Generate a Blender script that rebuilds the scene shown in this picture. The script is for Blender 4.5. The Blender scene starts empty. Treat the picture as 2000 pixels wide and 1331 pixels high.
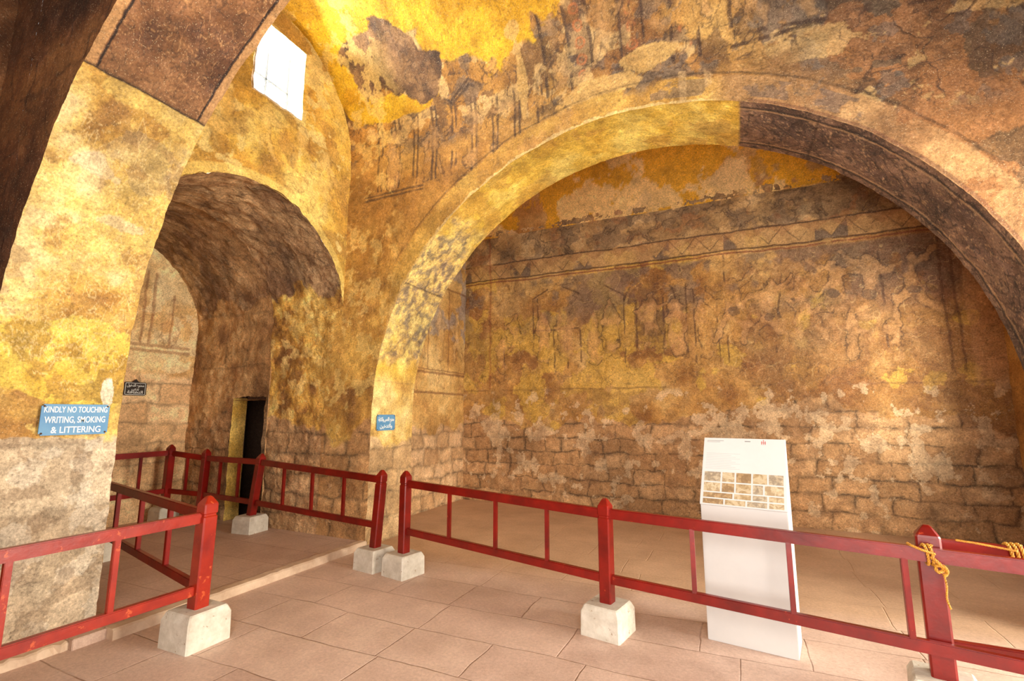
import bpy, bmesh, math, random
import numpy as np
from mathutils import Matrix, Vector

random.seed(4)
scene = bpy.context.scene
try:
    scene.view_settings.view_transform = 'Standard'
    scene.view_settings.look = 'None'
except Exception:
    pass
COL = scene.collection

# ------------------------------------------------------------------ helpers
def rgb(r, g, b):
    c = np.array([r, g, b], float) / 255.0
    return np.where(c <= 0.04045, c / 12.92, ((c + 0.055) / 1.055) ** 2.4)

def hsh(ix, iy, iz, s):
    h = (ix * 374761393 + iy * 668265263 + iz * 974634777 + s * 362437) & 0xffffffff
    h = ((h ^ (h >> 13)) * 1274126177) & 0xffffffff
    h = ((h ^ (h >> 15)) * 1103515245) & 0xffffffff
    return ((h ^ (h >> 16)) & 0xffffff) / float(0xffffff)

def vn(P, seed):
    i = np.floor(P).astype(np.int64)
    f = P - i
    f = f * f * (3 - 2 * f)
    x, y, z = i[:, 0], i[:, 1], i[:, 2]
    r = 0
    for a in (0, 1):
        wx = f[:, 0] if a else 1 - f[:, 0]
        for b in (0, 1):
            wy = f[:, 1] if b else 1 - f[:, 1]
            for c in (0, 1):
                wz = f[:, 2] if c else 1 - f[:, 2]
                r = r + wx * wy * wz * hsh(x + a, y + b, z + c, seed)
    return r

def fbm(P, s, o, seed):
    r = 0; a = 1.0; t = 0
    Q = P * s
    for k in range(o):
        r = r + a * vn(Q, seed + k * 17)
        t += a; a *= 0.55; Q = Q * 2.03 + 3.1
    return (r / t - 0.5) * 1.6 + 0.5

def sm(x, a, b):
    t = np.clip((x - a) / (b - a), 0, 1)
    return t * t * (3 - 2 * t)

def mix(a, b, m):
    m = np.asarray(m)
    if m.ndim == 1: m = m[:, None]
    return a * (1 - m) + b * m

def ramp(n, cols):
    k = len(cols) - 1
    t = np.clip((n - 0.25) / 0.5, 0, 1) * k
    out = np.zeros((len(n), 3)) + cols[0]
    for i in range(k):
        out = mix(out, cols[i + 1], np.clip(t - i, 0, 1))
    return out

def squig(P, s, seed, w, o=2):
    return 1 - sm(np.abs(fbm(P, s, o, seed) - 0.5), w * 0.3, w)

def blob(X, S, cx, cs, rx, rs, P, amp=0.45, seed=5, s=2.2):
    d = np.sqrt(((X - cx) / rx) ** 2 + ((S - cs) / rs) ** 2)
    d = d + (fbm(P, s, 5, seed) - 0.5) * 2 * amp
    return 1 - sm(d, 0.98, 1.03)

def detail(P, C, seed, k=1.0, lines=1.0):
    """worn-plaster micro structure: contrast, flakes, hairlines"""
    n = fbm(P, 9, 4, seed)
    C = C * (1 + (n - .5)[:, None] * .5 * k)
    f = fbm(P, 7.5, 5, seed + 1)
    C = mix(C, C * 1.4 + .02, sm(f, .62, .64) * .5 * k)
    C = mix(C, C * .55, (1 - sm(f, .33, .35)) * .5 * k)
    n3 = fbm(P, 1.1, 4, seed + 5)
    C = C * (1 - .22 * sm(n3, .5, .8)[:, None])
    g = fbm(P, 2.4, 3, seed + 2)
    gate = sm(g, .42, .55)
    C = mix(C, C * .42, squig(P, 6.5, seed + 3, .016, 3) * gate * .6 * lines)
    C = mix(C, C * .5, squig(P, 2.2, seed + 6, .006, 4) * .6 * lines)
    C = mix(C, C * 1.4 + .03, squig(P, 9, seed + 4, .016, 2) * (1 - gate) * .4 * lines)
    return np.clip(C, 0, 1)

def stones(h, z, seed, course=0.29, length=0.55):
    row = np.floor(z / course).astype(np.int64)
    o = row * 0
    off = hsh(row, o, o, seed)
    ln = length * (0.75 + 0.6 * hsh(row, o + 3, o, seed))
    xx = h / ln + off * 3
    c = np.floor(xx).astype(np.int64)
    dz = np.minimum(z / course - row, 1 - (z / course - row)) * course
    dx = np.minimum(xx - c, 1 - (xx - c)) * ln
    d = np.minimum(dz, dx)
    return d, hsh(row, c, o, seed + 9)

def segd(x, z, s):
    x1, z1, x2, z2 = s[:4]
    dx, dz = x2 - x1, z2 - z1
    L = dx * dx + dz * dz + 1e-9
    t = np.clip(((x - x1) * dx + (z - z1) * dz) / L, 0, 1)
    return np.hypot(x - x1 - t * dx, z - z1 - t * dz)

def strokes(x, z, segs, w):
    m = np.zeros(len(x))
    for s in segs:
        x0, x1 = min(s[0], s[2]) - w * 2, max(s[0], s[2]) + w * 2
        z0, z1 = min(s[1], s[3]) - w * 2, max(s[1], s[3]) + w * 2
        k = np.where((x > x0) & (x < x1) & (z > z0) & (z < z1))[0]
        if len(k):
            d = segd(x[k], z[k], s)
            m[k] = np.maximum(m[k], 1 - sm(d, w * 0.5, w))
    return m

POSES = [
    [(-.02,.8,0,.5,.095),(0,.8,.22,.95,.04),(.22,.95,.3,1.12,.033),(0,.8,-.22,.72,.04),(-.22,.72,-.36,.86,.033),(0,.48,.13,.27,.065),(.13,.27,.1,.0,.042),(-.02,.48,-.16,.27,.065),(-.16,.27,-.3,.04,.042)],
    [(0,.8,.02,.5,.095),(0,.8,-.2,.62,.04),(-.2,.62,-.1,.45,.033),(0,.8,.2,.66,.04),(.2,.66,.34,.74,.033),(.02,.48,.12,.25,.065),(.12,.25,.24,.02,.042),(0,.48,-.06,.25,.065),(-.06,.25,-.08,0,.042)],
    [(.05,.78,0,.5,.1),(.05,.78,.25,.82,.04),(.25,.82,.42,.7,.033),(.05,.78,-.16,.92,.04),(-.16,.92,-.3,1.08,.033),(0,.48,.2,.36,.065),(.2,.36,.2,.05,.042),(-.02,.48,-.12,.24,.065),(-.12,.24,-.32,.1,.042)],
    [(0,.8,0,.3,.1),(0,.8,-.14,.6,.04),(-.14,.6,-.02,.5,.033),(0,.8,.14,.6,.04),(.14,.6,.04,.48,.033),(0,.4,.0,.05,.12)],
    [(-.4,.55,.3,.6,.14),(.3,.62,.52,.88,.07),(.52,.88,.7,.8,.05),(.28,.5,.5,.25,.05),(.5,.25,.66,.1,.03),(.2,.5,.3,.22,.05),(.3,.22,.46,.04,.03),(-.4,.5,-.56,.28,.06),(-.56,.28,-.8,.12,.03),(-.34,.5,-.4,.25,.06),(-.4,.25,-.6,.04,.03),(-.5,.6,-.72,.68,.03),(.56,.92,.5,1.1,.02)],
]
def figures(x, z, lst):
    D = np.full(len(x), 9.0)
    for (x0, z0, h, pose, flip) in lst:
        k = np.where((np.abs(x - x0) < h * .95) & (z > z0 - .1) & (z < z0 + h * 1.3))[0]
        if not len(k): continue
        X = (x[k] - x0) / h * (-1 if flip else 1); Z = (z[k] - z0) / h
        d = np.hypot(X * 1.1, Z - .94) - .065 if pose != 4 else np.full(len(k), 9.)
        for s in POSES[pose]:
            e = segd(X, Z, s) - s[4] * 1.15
            hh = np.clip(.5 + .5 * (e - d) / .05, 0, 1)
            d = e * (1 - hh) + d * hh - .05 * hh * (1 - hh)
        D[k] = np.minimum(D[k], d * h)
    return D

def paint_fig(P, C, x, z, lst, fill, line, a=.8, seed=17, wob=.06):
    """faded figures: body tone, shaded side, broken thin contour"""
    wx = x + (fbm(P, 5, 4, seed) - .5) * wob; wz = z + (fbm(P, 5, 4, seed + 7) - .5) * wob
    D = figures(wx, wz, lst)
    wear = sm(fbm(P, 4.5, 5, seed + 1), .32, .56)
    C = mix(C, C * .74, (1 - sm(np.abs(D - .035), .01, .07)) * .5 * a)
    C = mix(C, fill, (1 - sm(D, -.025, .008)) * .5 * wear)
    C = mix(C, C * .7, (1 - sm(np.abs(D + .028), .006, .03)) * .55 * a)
    return mix(C, line, (1 - sm(np.abs(D), .003, .013)) * sm(fbm(P, 5, 4, seed + 2), .32, .54) * a * .8)

# ------------------------------------------------------------------ dense mesh builder
def disp(P, amp):
    d = np.stack([fbm(P, 1.6, 3, 101) - .5, fbm(P, 1.6, 3, 202) - .5, fbm(P, 1.6, 3, 303) - .5], 1)
    e = np.stack([fbm(P, 9, 4, 401) - .5, fbm(P, 9, 4, 402) - .5, fbm(P, 9, 4, 403) - .5], 1)
    return P + amp * (d * 1.0 + e * 0.75)

TINT = np.array([1.0, 1.05, 1.15])
class Acc:
    def __init__(s):
        s.V = []; s.F = []; s.C = []; s.n = 0
    def grid(s, P, colfn, U, V, keep=None, amp=0.025):
        n, m, _ = P.shape
        Pf = P.reshape(-1, 3)
        C = colfn(Pf, U.reshape(-1), V.reshape(-1)) * TINT
        idx = np.arange(n * m).reshape(n, m)
        q = np.stack([idx[:-1, :-1], idx[1:, :-1], idx[1:, 1:], idx[:-1, 1:]], -1).reshape(-1, 4)
        if keep is not None:
            c = Pf[q].mean(1)
            q = q[keep(c)]
        s.V.append(disp(Pf, amp)); s.C.append(C); s.F.append(q + s.n); s.n += n * m
    def build(s, name, mat, kind='structure', label=None):
        V = np.concatenate(s.V); F = np.concatenate(s.F); C = np.concatenate(s.C)
        me = bpy.data.meshes.new(name)
        me.vertices.add(len(V)); me.vertices.foreach_set('co', V.astype(np.float32).ravel())
        me.loops.add(len(F) * 4); me.loops.foreach_set('vertex_index', F.astype(np.int32).ravel())
        me.polygons.add(len(F))
        me.polygons.foreach_set('loop_start', np.arange(0, len(F) * 4, 4, dtype=np.int32))
        me.polygons.foreach_set('loop_total', np.full(len(F), 4, dtype=np.int32))
        me.update(calc_edges=True)
        a = me.color_attributes.new('Paint', 'FLOAT_COLOR', 'POINT')
        a.data.foreach_set('color', np.concatenate([np.clip(C, 0, .9), np.ones((len(C), 1))], 1).astype(np.float32).ravel())
        me.polygons.foreach_set('use_smooth', np.ones(len(F), dtype=bool))
        me.materials.append(mat)
        o = bpy.data.objects.new(name, me); COL.objects.link(o)
        o['kind'] = kind
        if label: o['label'] = label
        return o

def plane_grid(fn, us, vs):
    U, V = np.meshgrid(us, vs, indexing='ij')
    X, Y, Z = fn(U, V)
    return np.stack([X + 0 * U, Y + 0 * U, Z + 0 * U], -1), U, V

# ------------------------------------------------------------------ materials
def new_mat(name):
    m = bpy.data.materials.new(name); m.use_nodes = True
    nt = m.node_tree; nt.nodes.clear()
    out = nt.nodes.new('ShaderNodeOutputMaterial'); b = nt.nodes.new('ShaderNodeBsdfPrincipled')
    nt.links.new(b.outputs[0], out.inputs[0])
    return m, nt, b

def N(nt, t, **kw):
    n = nt.nodes.new(t)
    for k, v in kw.items(): setattr(n, k, v)
    return n

def noise(nt, co, scale, detail=4, rough=.6, dist=0):
    n = N(nt, 'ShaderNodeTexNoise'); n.inputs['Scale'].default_value = scale
    n.inputs['Detail'].default_value = detail; n.inputs['Roughness'].default_value = rough
    n.inputs['Distortion'].default_value = dist
    nt.links.new(co, n.inputs['Vector']); return n.outputs[0]

def mapr(nt, v, a, b, c, d):
    n = N(nt, 'ShaderNodeMapRange'); nt.links.new(v, n.inputs[0])
    for i, x in enumerate((a, b, c, d)): n.inputs[i + 1].default_value = x
    return n.outputs[0]

def math_(nt, op, a, b=None):
    n = N(nt, 'ShaderNodeMath', operation=op)
    for i, x in enumerate((a, b)):
        if x is None: continue
        if isinstance(x, (int, float)): n.inputs[i].default_value = x
        else: nt.links.new(x, n.inputs[i])
    return n.outputs[0]

def mixc(nt, fac, a, b, mode='MIX'):
    n = N(nt, 'ShaderNodeMix', data_type='RGBA', blend_type=mode)
    for sock, x in ((n.inputs[0], fac), (n.inputs[6], a), (n.inputs[7], b)):
        if isinstance(x, (int, float)): sock.default_value = x
        elif isinstance(x, (tuple, list, np.ndarray)): sock.default_value = tuple(list(x)[:3]) + (1,)
        else: nt.links.new(x, sock)
    return n.outputs[2]

def fresco_mat(name, bump=.5, scr=.35, k=1.0):
    m, nt, b = new_mat(name)
    tc = N(nt, 'ShaderNodeTexCoord'); co = tc.outputs['Object']
    at = N(nt, 'ShaderNodeAttribute', attribute_name='Paint')
    c = at.outputs['Color']
    n1 = noise(nt, co, 52, 5, .78)
    n2 = noise(nt, co, 14, 5, .7, .3)
    n3 = noise(nt, co, 110, 2, .6)
    lo, hi = 1 - .46 * k, 1 + .40 * k
    c = mixc(nt, 1.0, c, mixc(nt, mapr(nt, n1, .32, .68, 0, 1), (lo, lo * .97, lo * .94), (hi, hi, hi)), 'MULTIPLY')
    lo, hi = 1 - .13 * k, 1 + .11 * k
    c = mixc(nt, 1.0, c, mixc(nt, mapr(nt, n2, .35, .65, 0, 1), (lo, lo * .98, lo * .96), (hi, hi, hi)), 'MULTIPLY')
    l = noise(nt, co, 26, 2, .5, .6)
    a = math_(nt, 'ABSOLUTE', math_(nt, 'SUBTRACT', l, .5))
    hair = mapr(nt, a, 0, .007, 1, 0)
    c = mixc(nt, math_(nt, 'MULTIPLY', hair, math_(nt, 'MULTIPLY', mapr(nt, n2, .52, .6, 0, 1), scr)), c, (.84, .70, .44))
    c = mixc(nt, math_(nt, 'MULTIPLY', hair, math_(nt, 'MULTIPLY', mapr(nt, n2, .48, .4, 0, 1), scr)), c, (.06, .03, .015))
    pit = mapr(nt, n1, .37, .33, 0, 1)
    c = mixc(nt, math_(nt, 'MULTIPLY', pit, .45), c, (.07, .035, .016))
    spk = mapr(nt, n3, .65, .69, 0, 1)
    c = mixc(nt, math_(nt, 'MULTIPLY', spk, .5), c, (.84, .68, .42))
    nt.links.new(c, b.inputs['Base Color'])
    b.inputs['Roughness'].default_value = .8
    h = math_(nt, 'ADD', n2, math_(nt, 'MULTIPLY', n1, .5))
    bp = N(nt, 'ShaderNodeBump'); bp.inputs['Strength'].default_value = bump; bp.inputs['Distance'].default_value = .022
    nt.links.new(h, bp.inputs['Height']); nt.links.new(bp.outputs[0], b.inputs['Normal'])
    return m

def simple_mat(name, c1, c2, scale=8, rough=.6, bump=.1, stretch=(1, 1, 1), chip=None, coat=0):
    m, nt, b = new_mat(name)
    tc = N(nt, 'ShaderNodeTexCoord')
    mp = N(nt, 'ShaderNodeMapping'); mp.inputs['Scale'].default_value = stretch
    nt.links.new(tc.outputs['Object'], mp.inputs[0]); co = mp.outputs[0]
    n = noise(nt, co, scale, 5, .65)
    c = mixc(nt, mapr(nt, n, .3, .7, 0, 1), c1, c2)
    if chip is not None:
        k = mapr(nt, noise(nt, co, scale * 2.7, 5, .7), chip[1], chip[1] + .03, 0, 1)
        c = mixc(nt, math_(nt, 'MULTIPLY', k, .8), c, chip[0])
    nt.links.new(c, b.inputs['Base Color'])
    b.inputs['Roughness'].default_value = rough
    bp = N(nt, 'ShaderNodeBump'); bp.inputs['Strength'].default_value = bump; bp.inputs['Distance'].default_value = .01
    nt.links.new(n, bp.inputs['Height']); nt.links.new(bp.outputs[0], b.inputs['Normal'])
    return m

M_FRES = fresco_mat('fresco_plaster', .6, .45, .95)
M_PIER = fresco_mat('scratched_plaster', .6, .3, .95)
M_ROUGH = fresco_mat('rough_plaster', 1.0, .35, 1.1)
M_RED = simple_mat('red_painted_wood', rgb(90, 10, 4), rgb(138, 20, 9), 4, .32, .25, (1, 1, 1), (rgb(168, 58, 30), .67))
M_REDTOP = simple_mat('worn_red_painted_wood', rgb(120, 18, 7), rgb(160, 38, 15), 5, .34, .3, (1, 1, 1), (rgb(190, 82, 42), .61))
M_BLOCK = simple_mat('white_limestone_block', rgb(180, 168, 150), rgb(218, 210, 194), 9, .8, .7, (1, 1, 1), (rgb(140, 112, 82), .64))
M_WHITE = simple_mat('white_coated_panel', rgb(190, 186, 182), rgb(200, 196, 191), 2, .5, .02)
M_PRINT = simple_mat('printed_header', rgb(202, 200, 198), rgb(209, 207, 205), 3, .5, .02)
M_ROPE = simple_mat('golden_rope', rgb(170, 108, 22), rgb(208, 152, 52), 60, .6, .4)
M_BLUE = simple_mat('blue_enamel', rgb(70, 124, 168), rgb(98, 148, 182), 5, .5, .1, (1, 1, 1), (rgb(160, 130, 90), .7))
M_BLACK = simple_mat('black_enamel', rgb(28, 20, 16), rgb(48, 36, 26), 8, .35, .1)
M_LETTER = simple_mat('white_lettering', rgb(228, 228, 222), rgb(238, 238, 232), 12, .5, .05)
M_REDP = simple_mat('red_print', rgb(180, 60, 50), rgb(190, 70, 60), 8, .5, .02)
M_GREYP = simple_mat('grey_print', rgb(120, 120, 120), rgb(150, 150, 150), 8, .5, .02)
M_DARKW = simple_mat('dark_weathered_wood', rgb(50, 30, 16), rgb(84, 54, 28), 9, .7, .4)
M_LEDGE = simple_mat('pale_step_stone', rgb(184, 154, 128), rgb(216, 190, 162), 6, .8, .4)
M_BAR = simple_mat('grey_window_bar', rgb(110, 120, 140), rgb(130, 140, 160), 6, .8, .1)

def floor_mat(name, joints=True):
    m, nt, b = new_mat(name)
    tc = N(nt, 'ShaderNodeTexCoord'); co = tc.outputs['Object']
    nz = N(nt, 'ShaderNodeTexNoise'); nz.inputs['Scale'].default_value = .9; nz.inputs['Detail'].default_value = 4; nt.links.new(co, nz.inputs['Vector'])
    vm = N(nt, 'ShaderNodeVectorMath', operation='MULTIPLY_ADD')
    nt.links.new(nz.outputs[1], vm.inputs[0]); vm.inputs[1].default_value = (.14, .14, 0); nt.links.new(co, vm.inputs[2])
    def brick(w, h, off, sq):
        br = N(nt, 'ShaderNodeTexBrick'); nt.links.new(vm.outputs[0], br.inputs['Vector'])
        br.offset = off; br.squash = sq; br.squash_frequency = 2; br.offset_frequency = 2
        br.inputs['Scale'].default_value = 1; br.inputs['Brick Width'].default_value = w; br.inputs['Row Height'].default_value = h
        br.inputs['Mortar Size'].default_value = .007; br.inputs['Mortar Smooth'].default_value = .9
        br.inputs['Color1'].default_value = (*rgb(198, 168, 152), 1); br.inputs['Color2'].default_value = (*rgb(220, 194, 176), 1)
        br.inputs['Mortar'].default_value = (*rgb(148, 116, 96), 1)
        return br
    b1 = brick(1.1, .48, .37, .6)
    n1 = noise(nt, co, 42, 5, .8); n2 = noise(nt, co, 1.8, 5, .65); n3 = noise(nt, co, 4.5, 4, .6)
    wear = mapr(nt, n3, .42, .58, .9, .3)
    if joints:
        sep = N(nt, 'ShaderNodeSeparateXYZ'); nt.links.new(co, sep.inputs[0])
        fade = mapr(nt, sep.outputs[1], 4.5, 5.0, 0, .92)
        soft = mixc(nt, wear, rgb(210, 182, 166), b1.outputs[0])
        c = mixc(nt, fade, soft, rgb(206, 172, 140))
    else:
        c = mixc(nt, .5, b1.outputs[0], rgb(188, 156, 134))
    c = mixc(nt, 1, c, mixc(nt, mapr(nt, n1, .3, .7, 0, 1), (.78, .76, .75), (1.18, 1.18, 1.18)), 'MULTIPLY')
    c = mixc(nt, 1, c, mixc(nt, mapr(nt, n2, .32, .68, 0, 1), (.80, .77, .74), (1.08, 1.08, 1.08)), 'MULTIPLY')
    nt.links.new(c, b.inputs['Base Color']); b.inputs['Roughness'].default_value = .58
    h = math_(nt, 'SUBTRACT', math_(nt, 'MULTIPLY', n1, .5), math_(nt, 'MULTIPLY', b1.outputs[1], .7 if joints else .3))
    bp = N(nt, 'ShaderNodeBump'); bp.inputs['Strength'].default_value = .6; bp.inputs['Distance'].default_value = .012
    nt.links.new(h, bp.inputs['Height']); nt.links.new(bp.outputs[0], b.inputs['Normal'])
    return m
M_FLOOR = floor_mat('stone_slab_floor'); M_FLOOR2 = floor_mat('recess_floor', False)

# ------------------------------------------------------------------ colours
def stonework(P, h, z, m, C, seed, cols=None, course=.29, joint=.55, length=.55):
    w = P + (np.stack([fbm(P, 4, 4, 61), fbm(P, 4, 4, 62), fbm(P, 4, 4, 63)], 1) - .5) * .075
    dh = w[:, 0] - P[:, 0] + w[:, 1] - P[:, 1]
    d, r = stones(h + dh, z + (w[:, 2] - P[:, 2]), seed, course, length)
    cols = cols or [rgb(150, 104, 60), rgb(190, 140, 84), rgb(214, 168, 112)]
    c = ramp(.3 + .4 * (r * .6 + .4 * fbm(P, 5, 5, seed + 1)), cols)
    ed = (1 - sm(d + (fbm(P, 14, 4, seed + 6) - .5) * .04, .004, .04)) * sm(fbm(P, 2.6, 5, seed + 2), .3, .5)
    c = mix(c, c * .6, ed * joint)
    j = (1 - sm(d + (fbm(P, 20, 3, seed + 7) - .5) * .012, .003, .012)) * sm(fbm(P, 3.6, 4, seed + 2), .34, .46)
    c = mix(c, c * .42, j * joint)
    face = sm(d + (fbm(P, 10, 4, seed + 8) - .5) * .06, .045, .06) * sm(r, .55, .75)
    c = mix(c, c * 1.25 + .01, face * .6)
    return mix(C, c, m)

def col_back(P, x, z):
    C = ramp(fbm(P, 1.5, 6, 1), [rgb(150, 100, 46), rgb(178, 128, 62), rgb(196, 146, 76), rgb(208, 164, 96)])
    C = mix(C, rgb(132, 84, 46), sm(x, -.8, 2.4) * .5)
    n = fbm(P, 2.4, 6, 3)
    ym = sm(n + .18 * (1 - sm(np.abs(z - 2.5), .3, 1.2)) - .24 * sm(x, -1.4, 1.0), .61, .64)
    C = mix(C, rgb(216, 172, 70), ym * .6)
    C = mix(C, rgb(142, 98, 56), sm(fbm(P, 3.3, 6, 7), .56, .6) * .35)
    mid = sm(z, 2.0, 2.2) * (1 - sm(z, 4.05, 4.1))
    C = mix(C, rgb(110, 94, 80), mid * sm(fbm(P, 1.4, 6, 6), .46, .55) * sm(z, 2.9, 3.5) * .6)
    C = mix(C, rgb(126, 80, 50), mid * sm(x, -.2, .3) * sm(fbm(P, 2.4, 6, 5), .5, .55) * .35)
    up = sm(z, 4.47, 4.50)
    C = mix(C, ramp(fbm(P, 2.1, 6, 8), [rgb(160, 122, 74), rgb(194, 154, 98), rgb(214, 178, 124)]), up)
    C = mix(C, rgb(116, 92, 68), up * sm(fbm(P, 3.4, 6, 10), .53, .57) * .55)
    C = mix(C, rgb(96, 74, 52), up * squig(P, 3.8, 9, .018, 3) * .5)
    C = mix(C, rgb(166, 104, 56), up * sm(fbm(P, 3.6, 6, 12), .62, .64) * .4)
    C = mix(C, rgb(90, 68, 50), up * sm(x, .3, .9) * sm(fbm(P, 2.6, 6, 13), .5, .56) * .5)
    an = [(-3.8 + i * .42 + (i % 3) * .06, 4.5 + (i % 2) * .22, .32 + .05 * (i % 3), 4, 0) for i in range(16)]
    C = paint_fig(P, C, x, z, an, rgb(112, 88, 62), rgb(70, 50, 36), .9, 700, .09)
    C = mix(C, rgb(84, 54, 34), mid * squig(P, 2.9, 14, .012, 3) * .5)
    C = mix(C, rgb(84, 54, 34), mid * squig(P, 4.9, 11, .016, 3) * .45)
    C = mix(C, rgb(224, 184, 118), mid * squig(P, 3.6, 15, .012, 2) * .4)
    f = [(-1.62,2.45,-1.62,3.62),(-.62,2.45,-.62,3.75),(-.98,2.7,-.98,3.5),(-1.42,2.7,-1.42,3.5),(-2.4,2.5,-2.4,3.6),(-2.4,3.6,-2.0,3.85),(-2.0,3.85,-1.62,3.62),(-.15,2.4,-.15,4.1),(-.02,2.4,-.02,4.1),(-3.3,2.3,-3.3,3.7),(-3.3,3.1,-2.4,3.1),
         (-3.2,2.3,-3.2,3.7),(-2.9,2.4,-2.9,3.1),(-2.65,2.4,-2.65,3.1),(-.5,2.4,-.5,3.6),(-3.9,2.2,-3.9,3.3),(-3.3,3.7,-2.85,3.95),(-2.85,3.95,-2.4,3.7),
         (.62,2.5,.8,4.0),(2.0,2.5,2.0,3.9)]
    fl = sm(fbm(P, 3.4, 5, 4), .32, .52)
    C = mix(C, rgb(80, 50, 32), strokes(x, z, f, .018) * .7 * fl)
    r = np.hypot(x + 1.2, (z - 3.45)); a = ((r < .36) & (z > 3.45)) | ((np.abs(x + 1.2) < .25) & (z > 2.75) & (z <= 3.45))
    C = mix(C, rgb(94, 58, 44), a * .6 * sm(fbm(P, 5, 4, 16), .3, .52))
    C = mix(C, rgb(70, 44, 30), (1 - sm(np.abs(r - .42), .008, .022)) * (z > 3.45) * .7 * fl)
    lst = [(.1,2.72,1.0,0,0),(.58,2.6,1.0,2,1),(1.02,2.7,1.02,1,0),(1.42,2.9,.95,2,0),(1.85,2.8,1.05,0,1),(2.35,2.85,.95,2,1),(1.6,2.4,.6,3,0),(2.1,2.35,.6,3,1),
           (-1.2,2.7,.95,1,0),(-1.85,2.65,.95,3,0),(-2.7,2.6,.9,3,1),(-3.1,2.55,.9,3,0),(-.78,2.6,.9,3,1),(-.35,2.55,.85,3,0),(-3.65,2.6,.85,1,1),(-2.15,2.5,.8,3,1),(-3.95,2.4,.7,3,0)]
    C = paint_fig(P, C, x, z, lst, rgb(208, 154, 96), rgb(66, 42, 30), .85, 17, .13)
    for (fx, fz) in ((.1,3.17),(.58,3.07),(1.42,3.33),(1.85,3.28),(2.35,3.28)):
        C = mix(C, rgb(76, 56, 44), blob(x, z, fx, fz, .09, .07, P, .4, 20, 6) * .6)
    warp = (fbm(P, 1.2, 4, 21) - .5) * .04
    zz = z + warp
    band = sm(zz, 4.17, 4.18) * (1 - sm(zz, 4.47, 4.48))
    C = mix(C, rgb(190, 150, 96), band * .65)
    tri = np.abs(((x / .42) % 1) - .5) * 2
    tz = (zz - 4.2) / .26
    fad = sm(fbm(P, 3.0, 5, 26), .3, .52)
    C = mix(C, rgb(84, 72, 66), band * fad * ((tz < tri * .9) & ((np.floor(x / .42).astype(int) % 3) == 0)) * .75)
    C = mix(C, rgb(70, 50, 38), band * fad * (1 - sm(np.abs(tz - tri), .02, .07)) * .7)
    C = mix(C, rgb(150, 96, 54), band * (tz > 1 - tri * .6) * .35)
    for zl, cc in ((4.165, rgb(70, 42, 26)), (4.11, rgb(126, 66, 40)), (4.475, rgb(70, 46, 32))):
        C = mix(C, cc, (1 - sm(np.abs(zz - zl), .007, .019)) * .85 * sm(fbm(P, 2, 4, 28), .2, .4))
    C = mix(C, rgb(140, 72, 40), (1 - sm(np.abs(x + 4.2 + warp), .012, .03)) * sm(z, 2.0, 2.1) * .5)
    for xl in (2.66, 2.78): C = mix(C, rgb(90, 56, 34), (1 - sm(np.abs(x - xl + warp), .008, .022)) * sm(z, 2.1, 2.2) * .6)
    C = mix(C, rgb(204, 154, 104), sm(x, 2.84, 2.9) * sm(z, 1.9, 2.0) * .4)
    C = mix(C, rgb(110, 70, 40), (1 - sm(np.abs(zz - 2.02), .008, .02)) * sm(fbm(P, 2, 4, 22), .35, .55) * .5)
    C = mix(C, rgb(92, 66, 44), sm(z, 1.98, 2.0) * (1 - sm(z, 2.3, 2.5)) * squig(P, 5, 23, .03, 2) * .4)
    lo = 1 - sm(z + (fbm(P, 1.6, 5, 25) - .5) * .7, 1.5, 1.54)
    C = stonework(P, x, z, lo, C, 31, [rgb(154, 110, 66), rgb(184, 138, 88), rgb(202, 160, 110)], .235, .95, .42)
    n = fbm(P, 4.2, 6, 27) + .12 * (1 - sm(np.abs(z - 1.4), .1, .35))
    m = sm(n, .65, .665)
    C = mix(C, C * .55, sm(n, .62, .645) * (1 - m) * .5 * (1 - sm(z, 1.9, 2.1)))
    C = mix(C, rgb(222, 188, 142), m * (1 - sm(z, 1.9, 2.1)) * .6)
    C = mix(C, rgb(124, 84, 52), (sm(fbm(P, 3.6, 6, 29), .61, .63)) * (1 - sm(z, 1.8, 2.2)) * .3)
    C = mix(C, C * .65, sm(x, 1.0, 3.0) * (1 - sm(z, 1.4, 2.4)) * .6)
    return detail(P, C, 500, .5, 1.0) * 1.06

def col_bayvault(P, x, s):
    C = ramp(fbm(P, 1.5, 5, 33), [rgb(176, 124, 62), rgb(208, 166, 100)])
    n = fbm(P, 1.5, 6, 35)
    C = mix(C, rgb(214, 156, 26), sm(n + .25 * (1 - sm(np.abs(x + 1.6), .8, 2.0)), .5, .52) * .9)
    C = mix(C, rgb(226, 190, 128), sm(fbm(P, 1.3, 6, 37), .59, .61) * .75)
    C = mix(C, rgb(150, 122, 88), sm(x, .3, .8) * sm(fbm(P, 2.2, 5, 36), .42, .5) * .6)
    return detail(P, C, 520, .5, .5) * 1.2

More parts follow.
